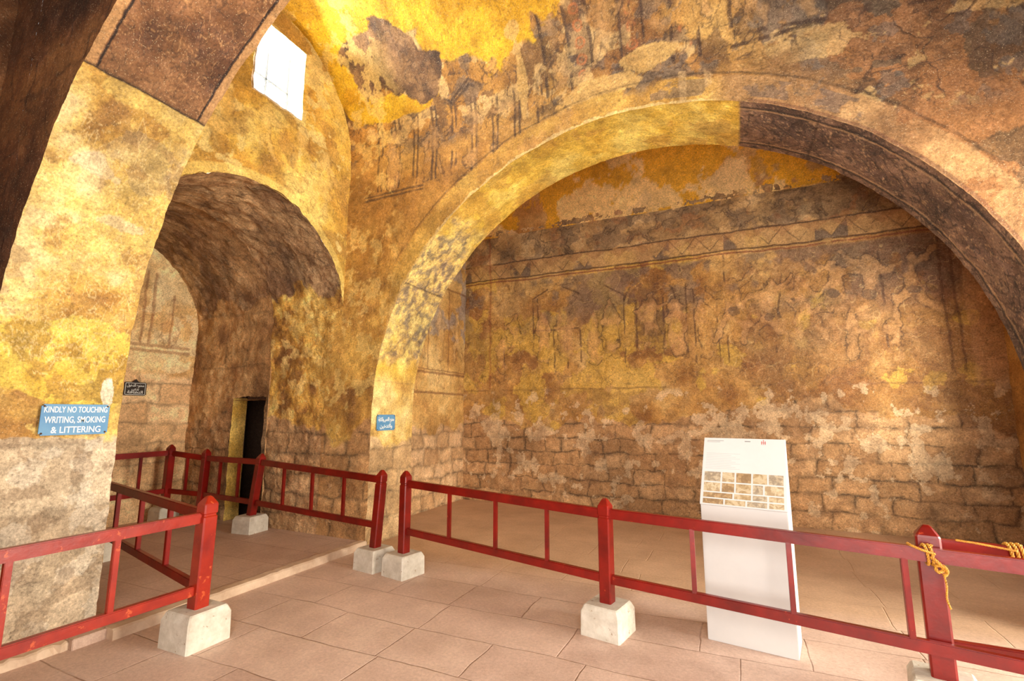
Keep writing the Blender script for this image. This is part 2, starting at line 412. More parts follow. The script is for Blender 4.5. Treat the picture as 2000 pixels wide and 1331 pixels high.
def nave(P, x, s):
    C = ramp(fbm(P, 1.6, 6, 41), [rgb(134, 90, 44), rgb(166, 118, 56), rgb(190, 142, 70), rgb(206, 162, 88)])
    C = mix(C, rgb(204, 148, 50), (1 - sm(x, -3.2, -.5)) * .28)
    r = sm(x, -.1, .8)
    C = mix(C, ramp(fbm(P, 1.6, 6, 42), [rgb(106, 76, 48), rgb(144, 104, 62), rgb(176, 132, 80)]), r * .9)
    C = mix(C, rgb(84, 76, 64), sm(x, .6, 1.4) * sm(s, 4.2, 4.9) * sm(fbm(P, 1.8, 6, 43), .44, .5) * .75)
    C = mix(C, rgb(184, 122, 66), sm(x, .6, .9) * sm(fbm(P, 1.7, 6, 44), .57, .59) * .5)
    up = sm(s, 4.9, 5.1)
    up2 = np.maximum(up, sm(x, .5, 1.0) * sm(s, 4.0, 4.3))
    lf = 1 - sm(x, .1, .4)
    C = mix(C, rgb(86, 60, 40), up2 * sm(fbm(P, 2.8, 6, 47), .52, .56) * (.45 + .2 * lf))
    C = mix(C, rgb(100, 94, 84), up2 * sm(fbm(P, 3.6, 6, 49), .56, .59) * .5)
    C = mix(C, rgb(216, 178, 112), up2 * sm(fbm(P, 3.2, 6, 50), .6, .62) * (.5 + .15 * lf))
    C = mix(C, rgb(62, 42, 30), up2 * squig(P, 3.2, 46, .018, 3) * .7)
    C = mix(C, rgb(62, 42, 30), up2 * squig(P, 6.0, 38, .022, 2) * .5)
    segs = []
    for k in range(9):
        cx = -4.2 + k * .29
        segs += [(cx, 4.55, cx, 5.5), (cx + .06, 4.55, cx + .06, 5.5)]
        if k % 2 == 0: segs += [(cx, 5.5, cx + .3, 5.7), (cx + .3, 5.7, cx + .6, 5.5), (cx, 5.45, cx + .3, 5.64), (cx + .3, 5.64, cx + .6, 5.45)]
    segs += [(-4.4, 4.5, -2.1, 4.5), (-4.4, 4.45, -2.1, 4.45)]
    fl = sm(fbm(P, 3.4, 5, 48), .32, .5)
    C = mix(C, rgb(66, 44, 30), strokes(x, s, segs, .02) * .75 * fl)
    segm = [(-1.45, 5.1, -1.45, 6.6), (-1.2, 5.1, -1.2, 6.6), (-.1, 5.2, -.1, 6.6), (-.35, 5.2, -.35, 6.6), (-.87, 5.4, -.87, 6.6), (-.63, 5.4, -.63, 6.6), (-1.75, 5.0, -1.75, 6.5), (.2, 5.4, .2, 6.6)]
    C = mix(C, rgb(60, 38, 28), strokes(x, s, segm, .022) * .8 * sm(fl, .0, .6))
    C = mix(C, rgb(88, 60, 42), ((np.abs(x + 1.325) < .12) | (np.abs(x + .225) < .12) | (np.abs(x + .75) < .12)) * sm(s, 5.3, 5.35) * .55 * fl)
    for cx in (-1.325, -.225, -.75):
        rr = np.hypot(x - cx + (fbm(P, 6, 2, 32) - .5) * .03, ((s / .17) % 1 - .5) * .17)
        C = mix(C, rgb(176, 104, 54), (1 - sm(np.abs(rr - .048), .006, .018)) * sm(s, 5.25, 5.35) * .8 * fl)
        C = mix(C, rgb(166, 94, 50), (1 - sm(rr, .008, .02)) * sm(s, 5.25, 5.35) * .6 * fl)
    sr = [(.4, 5.62, 3.2, 5.3), (.4, 5.68, 3.2, 5.36), (.2, 5.2, 1.6, 5.22), (.55, 5.6, .55, 6.6), (.62, 5.6, .62, 6.6), (1.2, 5.5, 1.5, 6.4), (1.7, 5.5, 1.75, 6.4), (.45, 5.3, 2.6, 5.0)]
    C = mix(C, rgb(64, 42, 30), strokes(x, s, sr, .026) * .8 * fl)
    C = mix(C, rgb(62, 44, 32), sm(s, 5.4, 5.45) * sm(x, .4, .6) * squig(P, 3.6, 45, .03, 3) * .7)
    fg = [(-3.92, 4.58, .8, 3, 0), (-3.34, 4.58, .78, 1, 0), (-2.76, 4.62, .8, 3, 1), (-2.3, 4.75, .72, 1, 1), (-1.6, 5.35, .8, 3, 0), (-1.02, 5.45, .75, 1, 1), (-.48, 5.55, .75, 3, 0),
          (.05, 5.55, .8, 0, 1), (.9, 5.35, .8, 3, 0), (1.3, 5.35, .85, 1, 0), (1.7, 5.25, .8, 2, 1), (2.15, 5.2, .8, 3, 0), (2.6, 5.0, .8, 1, 0), (.45, 5.3, .7, 1, 1)]
    C = paint_fig(P, C, x, s, fg, rgb(186, 142, 88), rgb(62, 42, 30), .8, 720, .15)
    ye = np.maximum(blob(x, s, -2.45, 6.35, .85, .62, P, .35, 51), blob(x, s, -4.6, 6.5, .5, .75, P, .3, 52))
    ye = np.maximum(ye, blob(x, s, -3.9, 5.66, .7, .16, P, .5, 53, 3))
    ye = np.maximum(ye, blob(x, s, -3.2, 6.85, 1.4, .42, P, .3, 54))
    ye = np.maximum(ye, blob(x, s, -4.5, 5.95, .25, .4, P, .4, 39, 3))
    C = mix(C, C * .5, sm(ye, .01, .5) * (1 - sm(ye, .5, 1)) * .5)
    C = mix(C, mix(rgb(196, 146, 12), rgb(214, 168, 28), sm(fbm(P, 2.5, 4, 55), .4, .6)), ye)
    dk = np.maximum(blob(x, s, -3.95, 6.2, .56, .40, P, .35, 56, 3), blob(x, s, -3.4, 5.9, .32, .28, P, .45, 57, 3))
    dc = ramp(fbm(P, 4, 5, 58), [rgb(70, 48, 30), rgb(104, 74, 46), rgb(142, 106, 66)])
    dc = mix(dc, rgb(44, 30, 22), squig(P, 6, 30, .03, 2) * .6)
    C = mix(C, dc, dk)
    pale = np.maximum(blob(x, s, -1.15, 5.12, .5, .15, P, .5, 59, 3), blob(x, s, -.6, 5.36, .3, .14, P, .7, 60, 3))
    pale = np.maximum(pale, blob(x, s, -2.05, 5.5, .05, .5, P, .4, 61, 4))
    pale = np.maximum(pale, blob(x, s, -2.1, 6.05, .1, .08, P, .6, 40, 6))
    C = mix(C, rgb(210, 168, 94), pale * .75)
    d = np.hypot(x + .9, s - 1.55) - 3.25
    d = np.where(s < 5.15, d, 9)
    lefty = 1 - sm(x, -.2, .2)
    bc = mix(ramp(fbm(P, 2, 5, 64), [rgb(160, 116, 70), rgb(196, 152, 96)]), ramp(fbm(P, 2, 5, 65), [rgb(186, 138, 54), rgb(220, 178, 82)]), lefty)
    C = mix(C, bc, (1 - sm(d, .26, .28)) * sm(fbm(P, 2.6, 6, 66) + .1, .46, .5) * .75)
    C = mix(C, rgb(232, 198, 126), (1 - sm(d + (fbm(P, 9, 4, 29) - .5) * .07, .02, .035)) * lefty * .7)
    C = mix(C, C * .45, (1 - sm(np.abs(d - .3), .006, .018)) * sm(fbm(P, 3, 4, 67), .25, .45) * .8)
    C = mix(C, rgb(104, 60, 40), (1 - sm(np.abs(d - .02), .008, .022)) * (x > .3) * .6)
    C = mix(C, rgb(104, 88, 76), ((d > .06) & (d < .24) & (x > -.6) & (x < 1.2)) * sm(fbm(P, 5, 5, 68), .44, .5) * .6)
    for xx in (-.28, -.04): C = mix(C, rgb(214, 176, 118), (1 - sm(np.abs(x - xx), .03, .04)) * (d < .34) * (d > -.1) * .5 * fl)
    pl = 1 - sm(x, -4.1, -3.6)
    C = mix(C, ramp(fbm(P, 3.2, 6, 69), [rgb(132, 86, 36), rgb(182, 130, 52), rgb(220, 172, 80)]), pl * (1 - sm(s, 3.6, 4.4)) * .85)
    C = mix(C, rgb(236, 198, 112), pl * sm(fbm(P, 5.5, 5, 77), .6, .63) * .5)
    C = stonework(P, x, s, (1 - sm(s + (fbm(P, 1.5, 4, 70) - .5) * .8, 1.4, 1.5)), C, 71, None, .27, .8, .45)
    return detail(P, C, 540, .65, 1.0) * 1.03

def col_soffit_w(P, a, y):
    C = ramp(fbm(P, 2.2, 6, 81), [rgb(200, 154, 48), rgb(220, 178, 64), rgb(234, 202, 98)])
    C = mix(C, rgb(180, 130, 52), sm(fbm(P, 3.4, 6, 82), .54, .58) * .5)
    mot = sm(a + (fbm(P, 3, 4, 80) - .5) * 14, 130, 138) * (1 - sm(a + (fbm(P, 3, 4, 79) - .5) * 20, 160, 172))
    mc = ramp(fbm(P, 16, 6, 83), [rgb(88, 80, 84), rgb(140, 124, 104), rgb(204, 168, 98), rgb(234, 206, 126)])
    mc = mix(mc, rgb(80, 72, 76), squig(P, 8, 78, .03, 2) * .6)
    C = mix(C, mc, mot * .75)
    dk = 1 - sm(a, 69.4, 70)
    dc = ramp(fbm(P, 3.0, 6, 84), [rgb(84, 60, 46), rgb(112, 82, 62), rgb(140, 106, 80)])
    dc = mix(dc, rgb(48, 34, 28), squig(P, 10, 85, .05, 2) * .8)
    dc = mix(dc, rgb(186, 146, 102), squig(P, 13, 86, .03, 2) * .7)
    aw = np.radians(a) * 3.25
    sc = np.sin(aw * 18 + 2.5 * np.sin((y - 5.27) * 11))
    dc = mix(dc, rgb(46, 32, 26), (1 - sm(np.abs(sc), .1, .28)) * sm(fbm(P, 3, 3, 88), .3, .5) * .7)
    bd = np.minimum(y - 4.84, 5.71 - y)
    dc = mix(dc, rgb(40, 28, 22), (1 - sm(np.abs(bd - .1), .008, .018)) * .9)
    dc = mix(dc, rgb(180, 140, 96), (1 - sm(np.abs(bd - .13), .006, .014)) * .7)
    C = mix(C, dc, dk)
    C = mix(C, rgb(60, 38, 26), (1 - sm(np.abs((a % 23) - 11), .1, .25)) * ((a > 134) | (a < 70)) * .7)
    jm = sm(a, 168, 174)
    jc = ramp(fbm(P, 2.2, 6, 87), [rgb(180, 132, 62), rgb(214, 170, 86), rgb(232, 198, 124)])
    C = mix(C, jc, jm)
    z = P[:, 2]
    C = stonework(P, y, z, (1 - sm(z + (fbm(P, 1.5, 4, 70) - .5) * .5, 1.2, 1.25)) * ((a > 170) | (a < 10)), C, 72, [rgb(164, 126, 80), rgb(198, 158, 106), rgb(220, 186, 134)])
    return detail(P, C, 560, .65, .9)

SCR = [(y, z, y + math.cos(t) * l, z + math.sin(t) * l) for (y, z, t, l) in
       [(random.uniform(1.4, 2.15), random.uniform(1.9, 3.6), random.choice([0.1, 1.5, 0.8, 2.2, 1.2]) + random.uniform(-.3, .3), random.uniform(.02, .10)) for _ in range(520)]]
for _ in range(50):
    y0 = random.uniform(1.45, 2.0); z0 = random.uniform(1.75, 3.1); s_ = random.uniform(.008, .018); a_ = random.uniform(-.2, .2); px, pz = y0, z0
    for k in range(10):
        qx = px + s_ * random.uniform(.2, 1.1); qz = z0 + (qx - y0) * a_ + s_ * random.uniform(-1.2, 1.2)
        SCR.append((px, pz, qx, qz)); px, pz = qx, qz
def col_soffit_e(P, a, y):
    z = P[:, 2]
    C = ramp(fbm(P, 3.0, 6, 91), [rgb(170, 122, 54), rgb(202, 156, 72), rgb(220, 180, 98), rgb(232, 200, 136)])
    C = mix(C, rgb(138, 98, 54), sm(fbm(P, 5.0, 6, 92), .56, .59) * .45)
    C = mix(C, rgb(236, 202, 108), sm(fbm(P, 2.6, 6, 90), .55, .57) * .45)
    C = mix(C, rgb(136, 118, 96), blob(y, z, 1.95, 3.45, .2, .16, P, .8, 103, 4) * .35)
    ym = blob(y, z, 1.75, 1.95, .6, .32, P, .4, 93, 3)
    C = mix(C, ramp(fbm(P, 4, 6, 94), [rgb(204, 164, 50), rgb(232, 202, 88)]), ym * .75)
    C = mix(C, rgb(150, 108, 44), ym * sm(fbm(P, 4.5, 5, 95), .57, .6) * .6)
    C = mix(C, rgb(240, 224, 192), blob(y, z, 2.08, 1.78, .05, .15, P, .6, 96, 6) * .8)
    C = mix(C, rgb(240, 208, 140), strokes(y, z, SCR, .0034) * .5)
    C = mix(C, rgb(220, 200, 166), np.maximum(blob(y, z, 1.65, 3.3, .16, .06, P, 1.0, 98, 5), blob(y, z, 1.95, 3.0, .16, .04, P, 1.0, 89, 5)) * .4)
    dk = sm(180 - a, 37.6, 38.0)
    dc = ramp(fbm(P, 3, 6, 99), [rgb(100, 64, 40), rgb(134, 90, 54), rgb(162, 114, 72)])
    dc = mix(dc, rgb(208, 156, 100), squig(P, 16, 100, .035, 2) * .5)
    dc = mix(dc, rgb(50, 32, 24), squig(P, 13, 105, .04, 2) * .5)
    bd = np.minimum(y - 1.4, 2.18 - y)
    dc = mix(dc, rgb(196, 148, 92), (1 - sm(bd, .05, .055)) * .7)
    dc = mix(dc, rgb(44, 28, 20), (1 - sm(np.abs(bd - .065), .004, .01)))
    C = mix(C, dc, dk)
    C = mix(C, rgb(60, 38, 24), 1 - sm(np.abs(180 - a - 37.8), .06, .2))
    m = 1 - sm(z + (fbm(P, 1.8, 5, 106) - .5) * .25, 1.38, 1.40)
    C = stonework(P, y, z, m, C, 107, [rgb(160, 136, 106), rgb(186, 162, 128), rgb(206, 184, 150)], .46, .25)
    C = mix(C, rgb(222, 206, 178), m * sm(fbm(P, 6, 6, 108), .58, .62) * .4)
    C = mix(C, rgb(128, 100, 70), m * sm(fbm(P, 5, 6, 109), .6, .64) * .45)
    return detail(P, C, 580, .6, .5) * 1.03

def col_dark(P, u, v):
    C = ramp(fbm(P, 1.6, 6, 111), [rgb(74, 44, 24), rgb(118, 74, 40), rgb(156, 106, 58)])
    C = mix(C, rgb(60, 38, 24), squig(P, 2.4, 112, .03, 3) * .6)
    return detail(P, C, 600, .8, .8)

def col_endwall(P, y, z):
    C = ramp(fbm(P, 1.9, 6, 121), [rgb(200, 150, 56), rgb(224, 180, 76), rgb(238, 206, 114)])
    C = mix(C, rgb(158, 112, 52), sm(fbm(P, 3.4, 6, 122), .55, .58) * .5)
    C = mix(C, rgb(110, 72, 36), squig(P, 3.8, 123, .014, 3) * .5)
    n = fbm(P, 2.6, 6, 124); C = mix(C, rgb(240, 214, 134), sm(n, .6, .62) * .6)
    C = paint_fig(P, C, y, z, [(3.0, 4.4, .8, 3, 0), (3.5, 4.45, .75, 1, 0), (4.0, 4.35, .8, 3, 1), (4.4, 4.2, .8, 1, 1)], rgb(228, 190, 108), rgb(116, 78, 38), .6, 740, .12)
    d = np.hypot(y - 3.51, z - 2.83) - 1.33
    C = mix(C, rgb(240, 208, 112), (1 - sm(d, .10, .12)) * .6)
    return detail(P, C, 620, .6, .9)

def col_reveal(P, y, z):  # pale tone puts the window glare into the reveal colour
    return ramp(fbm(P, 2, 4, 125), [rgb(232, 214, 170), rgb(244, 232, 205)])

def col_bayend(P, y, z):
    C = ramp(fbm(P, 1.7, 6, 131), [rgb(188, 138, 70), rgb(214, 168, 94), rgb(230, 192, 122)])
    C = mix(C, rgb(120, 76, 44), squig(P, 3.6, 132, .014, 3) * .5)
    C = mix(C, rgb(146, 140, 138), sm(z, 2.9, 3.0) * sm(fbm(P, 2.8, 5, 133), .46, .51) * .6)
    f = [(5.7, 3.9, 8.2, 3.9), (5.7, 2.35, 8.2, 2.35), (5.7, 2.3, 8.2, 2.3), (5.7, 1.95, 8.2, 1.95), (6.3, 2.35, 6.3, 3.9), (7.6, 2.35, 7.6, 3.9), (6.95, 2.35, 6.95, 3.9)]
    C = mix(C, rgb(120, 70, 40), strokes(y, z, f, .02) * .7)
    C = mix(C, rgb(150, 90, 50), ((z > 1.98) & (z < 2.28)) * squig(P, 5, 134, .04, 2) * .6)
    C = paint_fig(P, C, y, z, [(6.0, 2.6, .95, 3, 0), (6.6, 2.6, .95, 1, 0), (7.3, 2.6, .95, 3, 1), (7.9, 2.6, .9, 1, 0)], rgb(222, 178, 114), rgb(104, 66, 40), .75, 760, .12)
    C = stonework(P, y, z, 1 - sm(z + (fbm(P, 1.5, 4, 135) - .5) * .7, 1.2, 1.25), C, 136, [rgb(180, 132, 84), rgb(208, 164, 112), rgb(228, 188, 140)], .25, .75, .45)
    return detail(P, C, 640, .55, .8) * 1.05

def col_alcove(P, x, s):
    z = P[:, 2]
    C = ramp(fbm(P, 1.9, 6, 141), [rgb(130, 94, 62), rgb(164, 124, 82), rgb(194, 154, 106)])
    C = mix(C, rgb(212, 174, 124), sm(fbm(P, 2.6, 6, 140), .6, .63) * .4)
    C = mix(C, rgb(84, 60, 42), sm(fbm(P, 2.2, 6, 139), .58, .64) * .4)
    C = mix(C, rgb(80, 54, 36), squig(P, 2.8, 142, .02, 3) * .55)
    C = mix(C, rgb(80, 54, 36), squig(P, 5.5, 149, .026, 2) * .5)
    outer = sm(x, -6.02, -6.0)
    wc = ramp(fbm(P, 4.2, 6, 143), [rgb(136, 90, 38), rgb(184, 132, 54), rgb(210, 160, 70), rgb(226, 184, 96)])
    wc = mix(wc, rgb(236, 200, 120), sm(fbm(P, 7, 5, 137), .62, .65) * .5)
    wi = ramp(fbm(P, 3.2, 6, 144), [rgb(144, 102, 62), rgb(182, 136, 84), rgb(206, 162, 106)])
    wc = mix(wi, wc, outer)
    wl = 1 - sm(z + (fbm(P, 2.4, 6, 145) - .5) * .7, 3.2, 3.26)
    C = mix(C, C * .5, sm(wl, .02, .5) * (1 - sm(wl, .5, .98)) * .8)
    C = mix(C, wc, wl)
    fx = [(-7.6, 2.3, -6.2, 2.3), (-7.6, 3.1, -6.2, 3.1), (-7.1, 2.3, -7.1, 3.1), (-6.6, 2.3, -6.6, 3.1)]
    C = mix(C, C * .5, strokes(x, z, fx, .026) * .5 * (P[:, 1] > 4))
    C = stonework(P, x, z, 1 - sm(z + (fbm(P, 1.5, 4, 146) - .5) * .6, 1.5, 1.55), C, 147, [rgb(148, 108, 68), rgb(184, 140, 92), rgb(208, 166, 116)], .27, .85, .45)
    return detail(P, C, 660, .75, .9) * 1.15

def col_dim_room(P, u, v):  # room behind the doorway, its unlit darkness put into the colour
    return np.zeros((len(P), 3)) + rgb(104, 70, 46)

def col_lit_jamb(P, u, v):  # brighter tone paints in the light caught by the left door jamb
    return detail(P, ramp(fbm(P, 3, 5, 148), [rgb(200, 150, 56), rgb(230, 186, 92)]), 670, .5, .3)

def col_alcback(P, y, z):
    C = ramp(fbm(P, 2.0, 6, 151), [rgb(196, 148, 88), rgb(220, 176, 112), rgb(234, 200, 142)])
    C = mix(C, rgb(240, 212, 160), sm(fbm(P, 3.0, 6, 150), .6, .62) * .5)
    f = [(3.3, 2.6, 3.3, 3.9), (3.42, 2.6, 3.42, 3.9), (4.1, 2.6, 4.1, 3.7), (4.22, 2.6, 4.22, 3.7), (4.5, 2.6, 4.5, 3.4), (3.3, 2.6, 4.8, 2.6), (3.3, 2.52, 4.8, 2.52)]
    C = mix(C, rgb(136, 80, 44), strokes(y, z, f, .026) * .6)
    C = paint_fig(P, C, y, z, [(3.8, 2.65, .95, 3, 0), (4.5, 2.65, .7, 3, 0)], rgb(190, 134, 76), rgb(120, 74, 46), .7, 780, .08)
    C = mix(C, rgb(130, 80, 50), squig(P, 3.6, 152, .02, 3) * .4)
    C = stonework(P, y, z, 1 - sm(z + (fbm(P, 1.5, 4, 153) - .5) * .6, 2.2, 2.3), C, 154, [rgb(190, 142, 92), rgb(212, 168, 116), rgb(226, 188, 138)], .29, .6)
    return detail(P, C, 680, .6, .6) * 1.2

def col_plain(P, u, v):
    return ramp(fbm(P, 1.4, 5, 161), [rgb(160, 110, 56), rgb(200, 150, 80), rgb(220, 176, 104)])

# ------------------------------------------------------------------ room shell
lin = np.linspace
A = Acc()
P, U, V = plane_grid(lambda u, v: (u, 8.2, v), lin(-4.95, 3.4, 800), lin(-.06, 5.35, 530))
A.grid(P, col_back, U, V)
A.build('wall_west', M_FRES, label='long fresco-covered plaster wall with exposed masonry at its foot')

def arcade(name, y0, y1, cx, cz, R, colA, colB, colS, ns, fr, mat=M_FRES):
    A = Acc()
    zt = 5.25
    x0, x1 = -4.95, 3.4
    def face(y, col, n_th, n_v):
        th = lin(math.pi, 0, n_th)
        X = cx + R * np.cos(th); Z = cz + R * np.sin(th)
        t = lin(0, 1, n_v)
        XX = np.repeat(X[:, None], n_v, 1); ZZ = Z[:, None] + (zt - Z[:, None]) * t[None, :]
        Pn = np.stack([XX, XX * 0 + y, ZZ], -1)
        A.grid(Pn, col, XX, ZZ, amp=.02)
        for a, b in ((x0, cx - R), (cx + R, x1)):
            nx = max(6, int((b - a) / .018))
            Pn, U, V = plane_grid(lambda u, v: (u, y, v), lin(a, b, nx), lin(-.05, zt, 290 if n_v > 60 else 60))
            A.grid(Pn, col, U, V, amp=.02)
    face(y0, colA, fr, ns[0]); face(y1, colB, fr, ns[1])
    ys = lin(y0, y1, ns[2])
    aa = lin(180, 0, fr)
    Pn, U, V = plane_grid(lambda a, y: (cx + R * np.cos(np.radians(a)), y, cz + R * np.sin(np.radians(a))), aa, ys)
    A.grid(Pn, colS, U, V, amp=.02)
    for xx, ang in ((cx - R, 180), (cx + R, 0)):
        Pn, U, V = plane_grid(lambda z, y: (xx, y, z), lin(-.05, cz, ns[3]), ys)
        A.grid(Pn, colS, U * 0 + ang, V, amp=.02)
    return A.build(name, mat, label='plastered arcade wall with a wide round arch and faded wall painting')

arcade('wall_arcade', 4.84, 5.71, -.9, 1.55, 3.25, nave, col_plain, col_soffit_w, (210, 40, 70, 130), 760)
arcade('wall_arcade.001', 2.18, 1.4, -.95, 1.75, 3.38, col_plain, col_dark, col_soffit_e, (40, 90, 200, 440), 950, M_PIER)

def vault(name, cy, cz, R, col, nx, na, label):
    A = Acc()
    al = lin(-3, 183, na)
    Pn, U, Vv = plane_grid(lambda x, a: (x, cy + R * np.cos(np.radians(a)), cz + R * np.sin(np.radians(a))), lin(-4.95, 3.4, nx), al)
    A.grid(Pn, col, U, cz + R * np.radians(Vv), amp=.02)
    return A.build(name, M_FRES, label=label)
vault('ceiling', 3.51, 5.1, 1.33, nave, 640, 320, 'painted barrel vault with bare saffron plaster patches')
vault('ceiling.001', 6.955, 5.1, 1.245, col_bayvault, 300, 110, 'painted barrel vault of the side aisle')
vault('ceiling.002', .15, 5.1, 1.25, col_dark, 160, 60, 'dark brown barrel vault')  # dark brown mottled tone over the whole vault

WY0, WY1, WZ0, WZ1 = 3.28, 3.95, 5.2, 6.11
A = Acc()
th = lin(math.pi, 0, 190)
Yc = np.concatenate([[2.05], 3.51 + 1.33 * np.cos(th), [4.95]])
Zc = np.concatenate([[2.83], 2.83 + 1.33 * np.sin(th), [2.83]])
nv = 260
t = lin(0, 1, nv)
YY = np.repeat(Yc[:, None], nv, 1); ZZ = Zc[:, None] + (6.62 - Zc[:, None]) * t[None, :]
A.grid(np.stack([YY * 0 - 4.7, YY, ZZ], -1), col_endwall, YY, ZZ,
       keep=lambda c: ~((c[:, 1] > WY0) & (c[:, 1] < WY1) & (c[:, 2] > WZ0) & (c[:, 2] < WZ1)))
for (f, us, vs) in (
    (lambda u, v: (u, WY0, v), lin(-5.1, -4.67, 20), lin(WZ0, WZ1, 30)),
    (lambda u, v: (u, WY1, v), lin(-5.1, -4.67, 20), lin(WZ0, WZ1, 30)),
    (lambda u, v: (u, v, WZ0), lin(-5.1, -4.67, 20), lin(WY0, WY1, 30)),
    (lambda u, v: (u, v, WZ1), lin(-5.1, -4.67, 20), lin(WY0, WY1, 30))):
    Pn, U, Vv = plane_grid(f, us, vs); A.grid(Pn, col_reveal, U, Vv, amp=.02)
Pn, U, Vv = plane_grid(lambda u, v: (-4.76, u, v), lin(5.6, 8.35, 170), lin(-.05, 6.5, 320)); A.grid(Pn, col_bayend, U, Vv)
Pn, U, Vv = plane_grid(lambda u, v: (-4.76, u, v), lin(-1.2, 1.5, 50), lin(-.05, 6.5, 80)); A.grid(Pn, col_dark, U, Vv)
A.build('wall_south', M_FRES, label='golden plastered end wall above an arched recess, with a small high window')

# recess
def section(A, R, xa, xb, nx, col, keep=None):
    zs = 2.83
    zz = lin(0, zs, 170)
    path = [(3.51 - R, z, -1) for z in zz[::4]] + [(3.51 - R * math.cos(q), zs + R * math.sin(q), 1) for q in lin(0.01, math.pi, 220)] + [(3.51 + R, z, -1) for z in zz[::-1][1:]]
    path = np.array(path)
    xs = lin(xa, xb, nx)
    Pn = np.zeros((nx, len(path), 3)); Pn[..., 0] = xs[:, None]; Pn[..., 1] = path[None, :, 0]; Pn[..., 2] = path[None, :, 1]
    A.grid(Pn, col, Pn[..., 0], Pn[..., 2], keep=keep, amp=.05)
DX0, DX1, DZ1 = -6.80, -6.07, 1.82
A = Acc()
section(A, 1.33, -6.0, -4.68, 90, col_alcove)
section(A, 1.40, -7.95, -6.0, 130, col_alcove, keep=lambda c: ~((c[:, 0] > DX0) & (c[:, 0] < DX1) & (c[:, 2] < DZ1) & (c[:, 1] > 4.8)))
zs = 2.83
q = lin(0, math.pi, 120)
Pn = np.zeros((2, 122, 3))
for i, R in enumerate((1.33, 1.43)):
    Pn[i, :, 0] = -6.0
    Pn[i, :, 1] = np.concatenate([[3.51 + R], 3.51 + R * np.cos(q), [3.51 - R]]); Pn[i, :, 2] = np.concatenate([[0], zs + R * np.sin(q), [0]])
A.grid(Pn, col_alcove, Pn[..., 0], Pn[..., 2], amp=.05)
i_ = .03
for (f, us, vs, cf) in (
    (lambda u, v: (DX0 + i_, u, v), lin(4.87, 5.1, 14), lin(0, DZ1, 60), col_lit_jamb),
    (lambda u, v: (DX1 - i_, u, v), lin(4.87, 5.1, 14), lin(0, DZ1, 60), col_alcove),
    (lambda u, v: (v, u, DZ1 - i_), lin(4.87, 5.1, 14), lin(DX0, DX1, 30), col_alcove),
    (lambda u, v: (u, 5.1, v), lin(-8.0, DX0 + i_, 8), lin(0, 2.3, 8), col_dim_room),
    (lambda u, v: (u, 5.1, v), lin(DX1 - i_, -5.2, 8), lin(0, 2.3, 8), col_dim_room),
    (lambda u, v: (u, 5.1, v), lin(DX0, DX1, 8), lin(DZ1 - i_, 2.3, 8), col_dim_room),
    (lambda u, v: (u, 7.0, v), lin(-8.0, -5.2, 8), lin(0, 2.3, 8), col_dim_room),
    (lambda u, v: (-8.0, u, v), lin(5.05, 7.0, 8), lin(0, 2.3, 8), col_dim_room),
    (lambda u, v: (-5.2, u, v), lin(5.05, 7.0, 8), lin(0, 2.3, 8), col_dim_room),
    (lambda u, v: (u, v, 2.3), lin(-8.0, -5.2, 8), lin(5.05, 7.0, 8), col_dim_room),
    (lambda u, v: (u, v, .06), lin(-8.0, -5.2, 8), lin(4.8, 7.0, 8), col_dim_room)):
    Pn, U, Vv = plane_grid(f, us, vs); A.grid(Pn, cf, Pn[..., 0], Pn[..., 2], amp=.0 if cf is col_dim_room else .02)
A.build('wall_alcove', M_ROUGH, label='rough plastered vaulted recess with a low side doorway')
A = Acc()
Pn, U, Vv = plane_grid(lambda u, v: (-7.83, u, v), lin(2.0, 5.0, 190), lin(0, 4.4, 270)); A.grid(Pn, col_alcback, U, Vv)
A.build('wall_alcove.001', M_FRES, label='end wall of the recess with faded painted panels')

# daylight side
A = Acc()
def kp(c):
    a = (c[:, 1] > 2.4) & (c[:, 1] < 4.6) & (c[:, 2] < 3.3)
    b = (c[:, 1] > -.9) & (c[:, 1] < 1.1) & (c[:, 2] < 3.4) & (c[:, 2] > .9)
    d = (c[:, 1] > 5.9) & (c[:, 1] < 7.1) & (c[:, 2] < 3.2) & (c[:, 2] > 1.2)  # bay opening added out of view to let the fill lamp in
    return ~(a | b | d)
Pn, U, Vv = plane_grid(lambda u, v: (3.2, u, v), lin(-1.3, 8.35, 260), lin(-.05, 6.6, 180)); A.grid(Pn, col_plain, U, Vv, keep=kp)
A.build('wall_north', M_FRES, label='plastered end wall with a tall entrance opening')
A = Acc()
Pn, U, Vv = plane_grid(lambda u, v: (u, -1.1, v), lin(-4.95, 3.4, 170), lin(-.05, 5.3, 110))
A.grid(Pn, col_plain, U, Vv, keep=lambda c: ~((c[:, 0] > -1.2) & (c[:, 0] < 2.4) & (c[:, 2] < 4.2)))
A.build('wall_east', M_FRES, label='plastered aisle wall with a wide opening')

def box_mesh(name, x0, x1, y0, y1, z0, z1, mat, bev=0):
    bm = bmesh.new(); bmesh.ops.create_cube(bm, size=1)
    for v in bm.verts:
        v.co = Vector(((x0 + x1) / 2 + v.co.x * (x1 - x0), (y0 + y1) / 2 + v.co.y * (y1 - y0), (z0 + z1) / 2 + v.co.z * (z1 - z0)))
    if bev: bmesh.ops.bevel(bm, geom=bm.edges[:], offset=bev, segments=2, affect='EDGES')
    me = bpy.data.meshes.new(name); bm.to_mesh(me); bm.free(); me.materials.append(mat)
    o = bpy.data.objects.new(name, me); COL.objects.link(o); return o
o = box_mesh('floor', -5.2, 3.6, -1.5, 8.5, -.2, 0, M_FLOOR); o['kind'] = 'structure'; o['label'] = 'pinkish limestone slab floor'
o = box_mesh('floor.001', -8.1, -4.2, 2.0, 4.99, -.19, .07, M_FLOOR2, .004); o['kind'] = 'structure'; o['label'] = 'slightly raised floor of the recess'
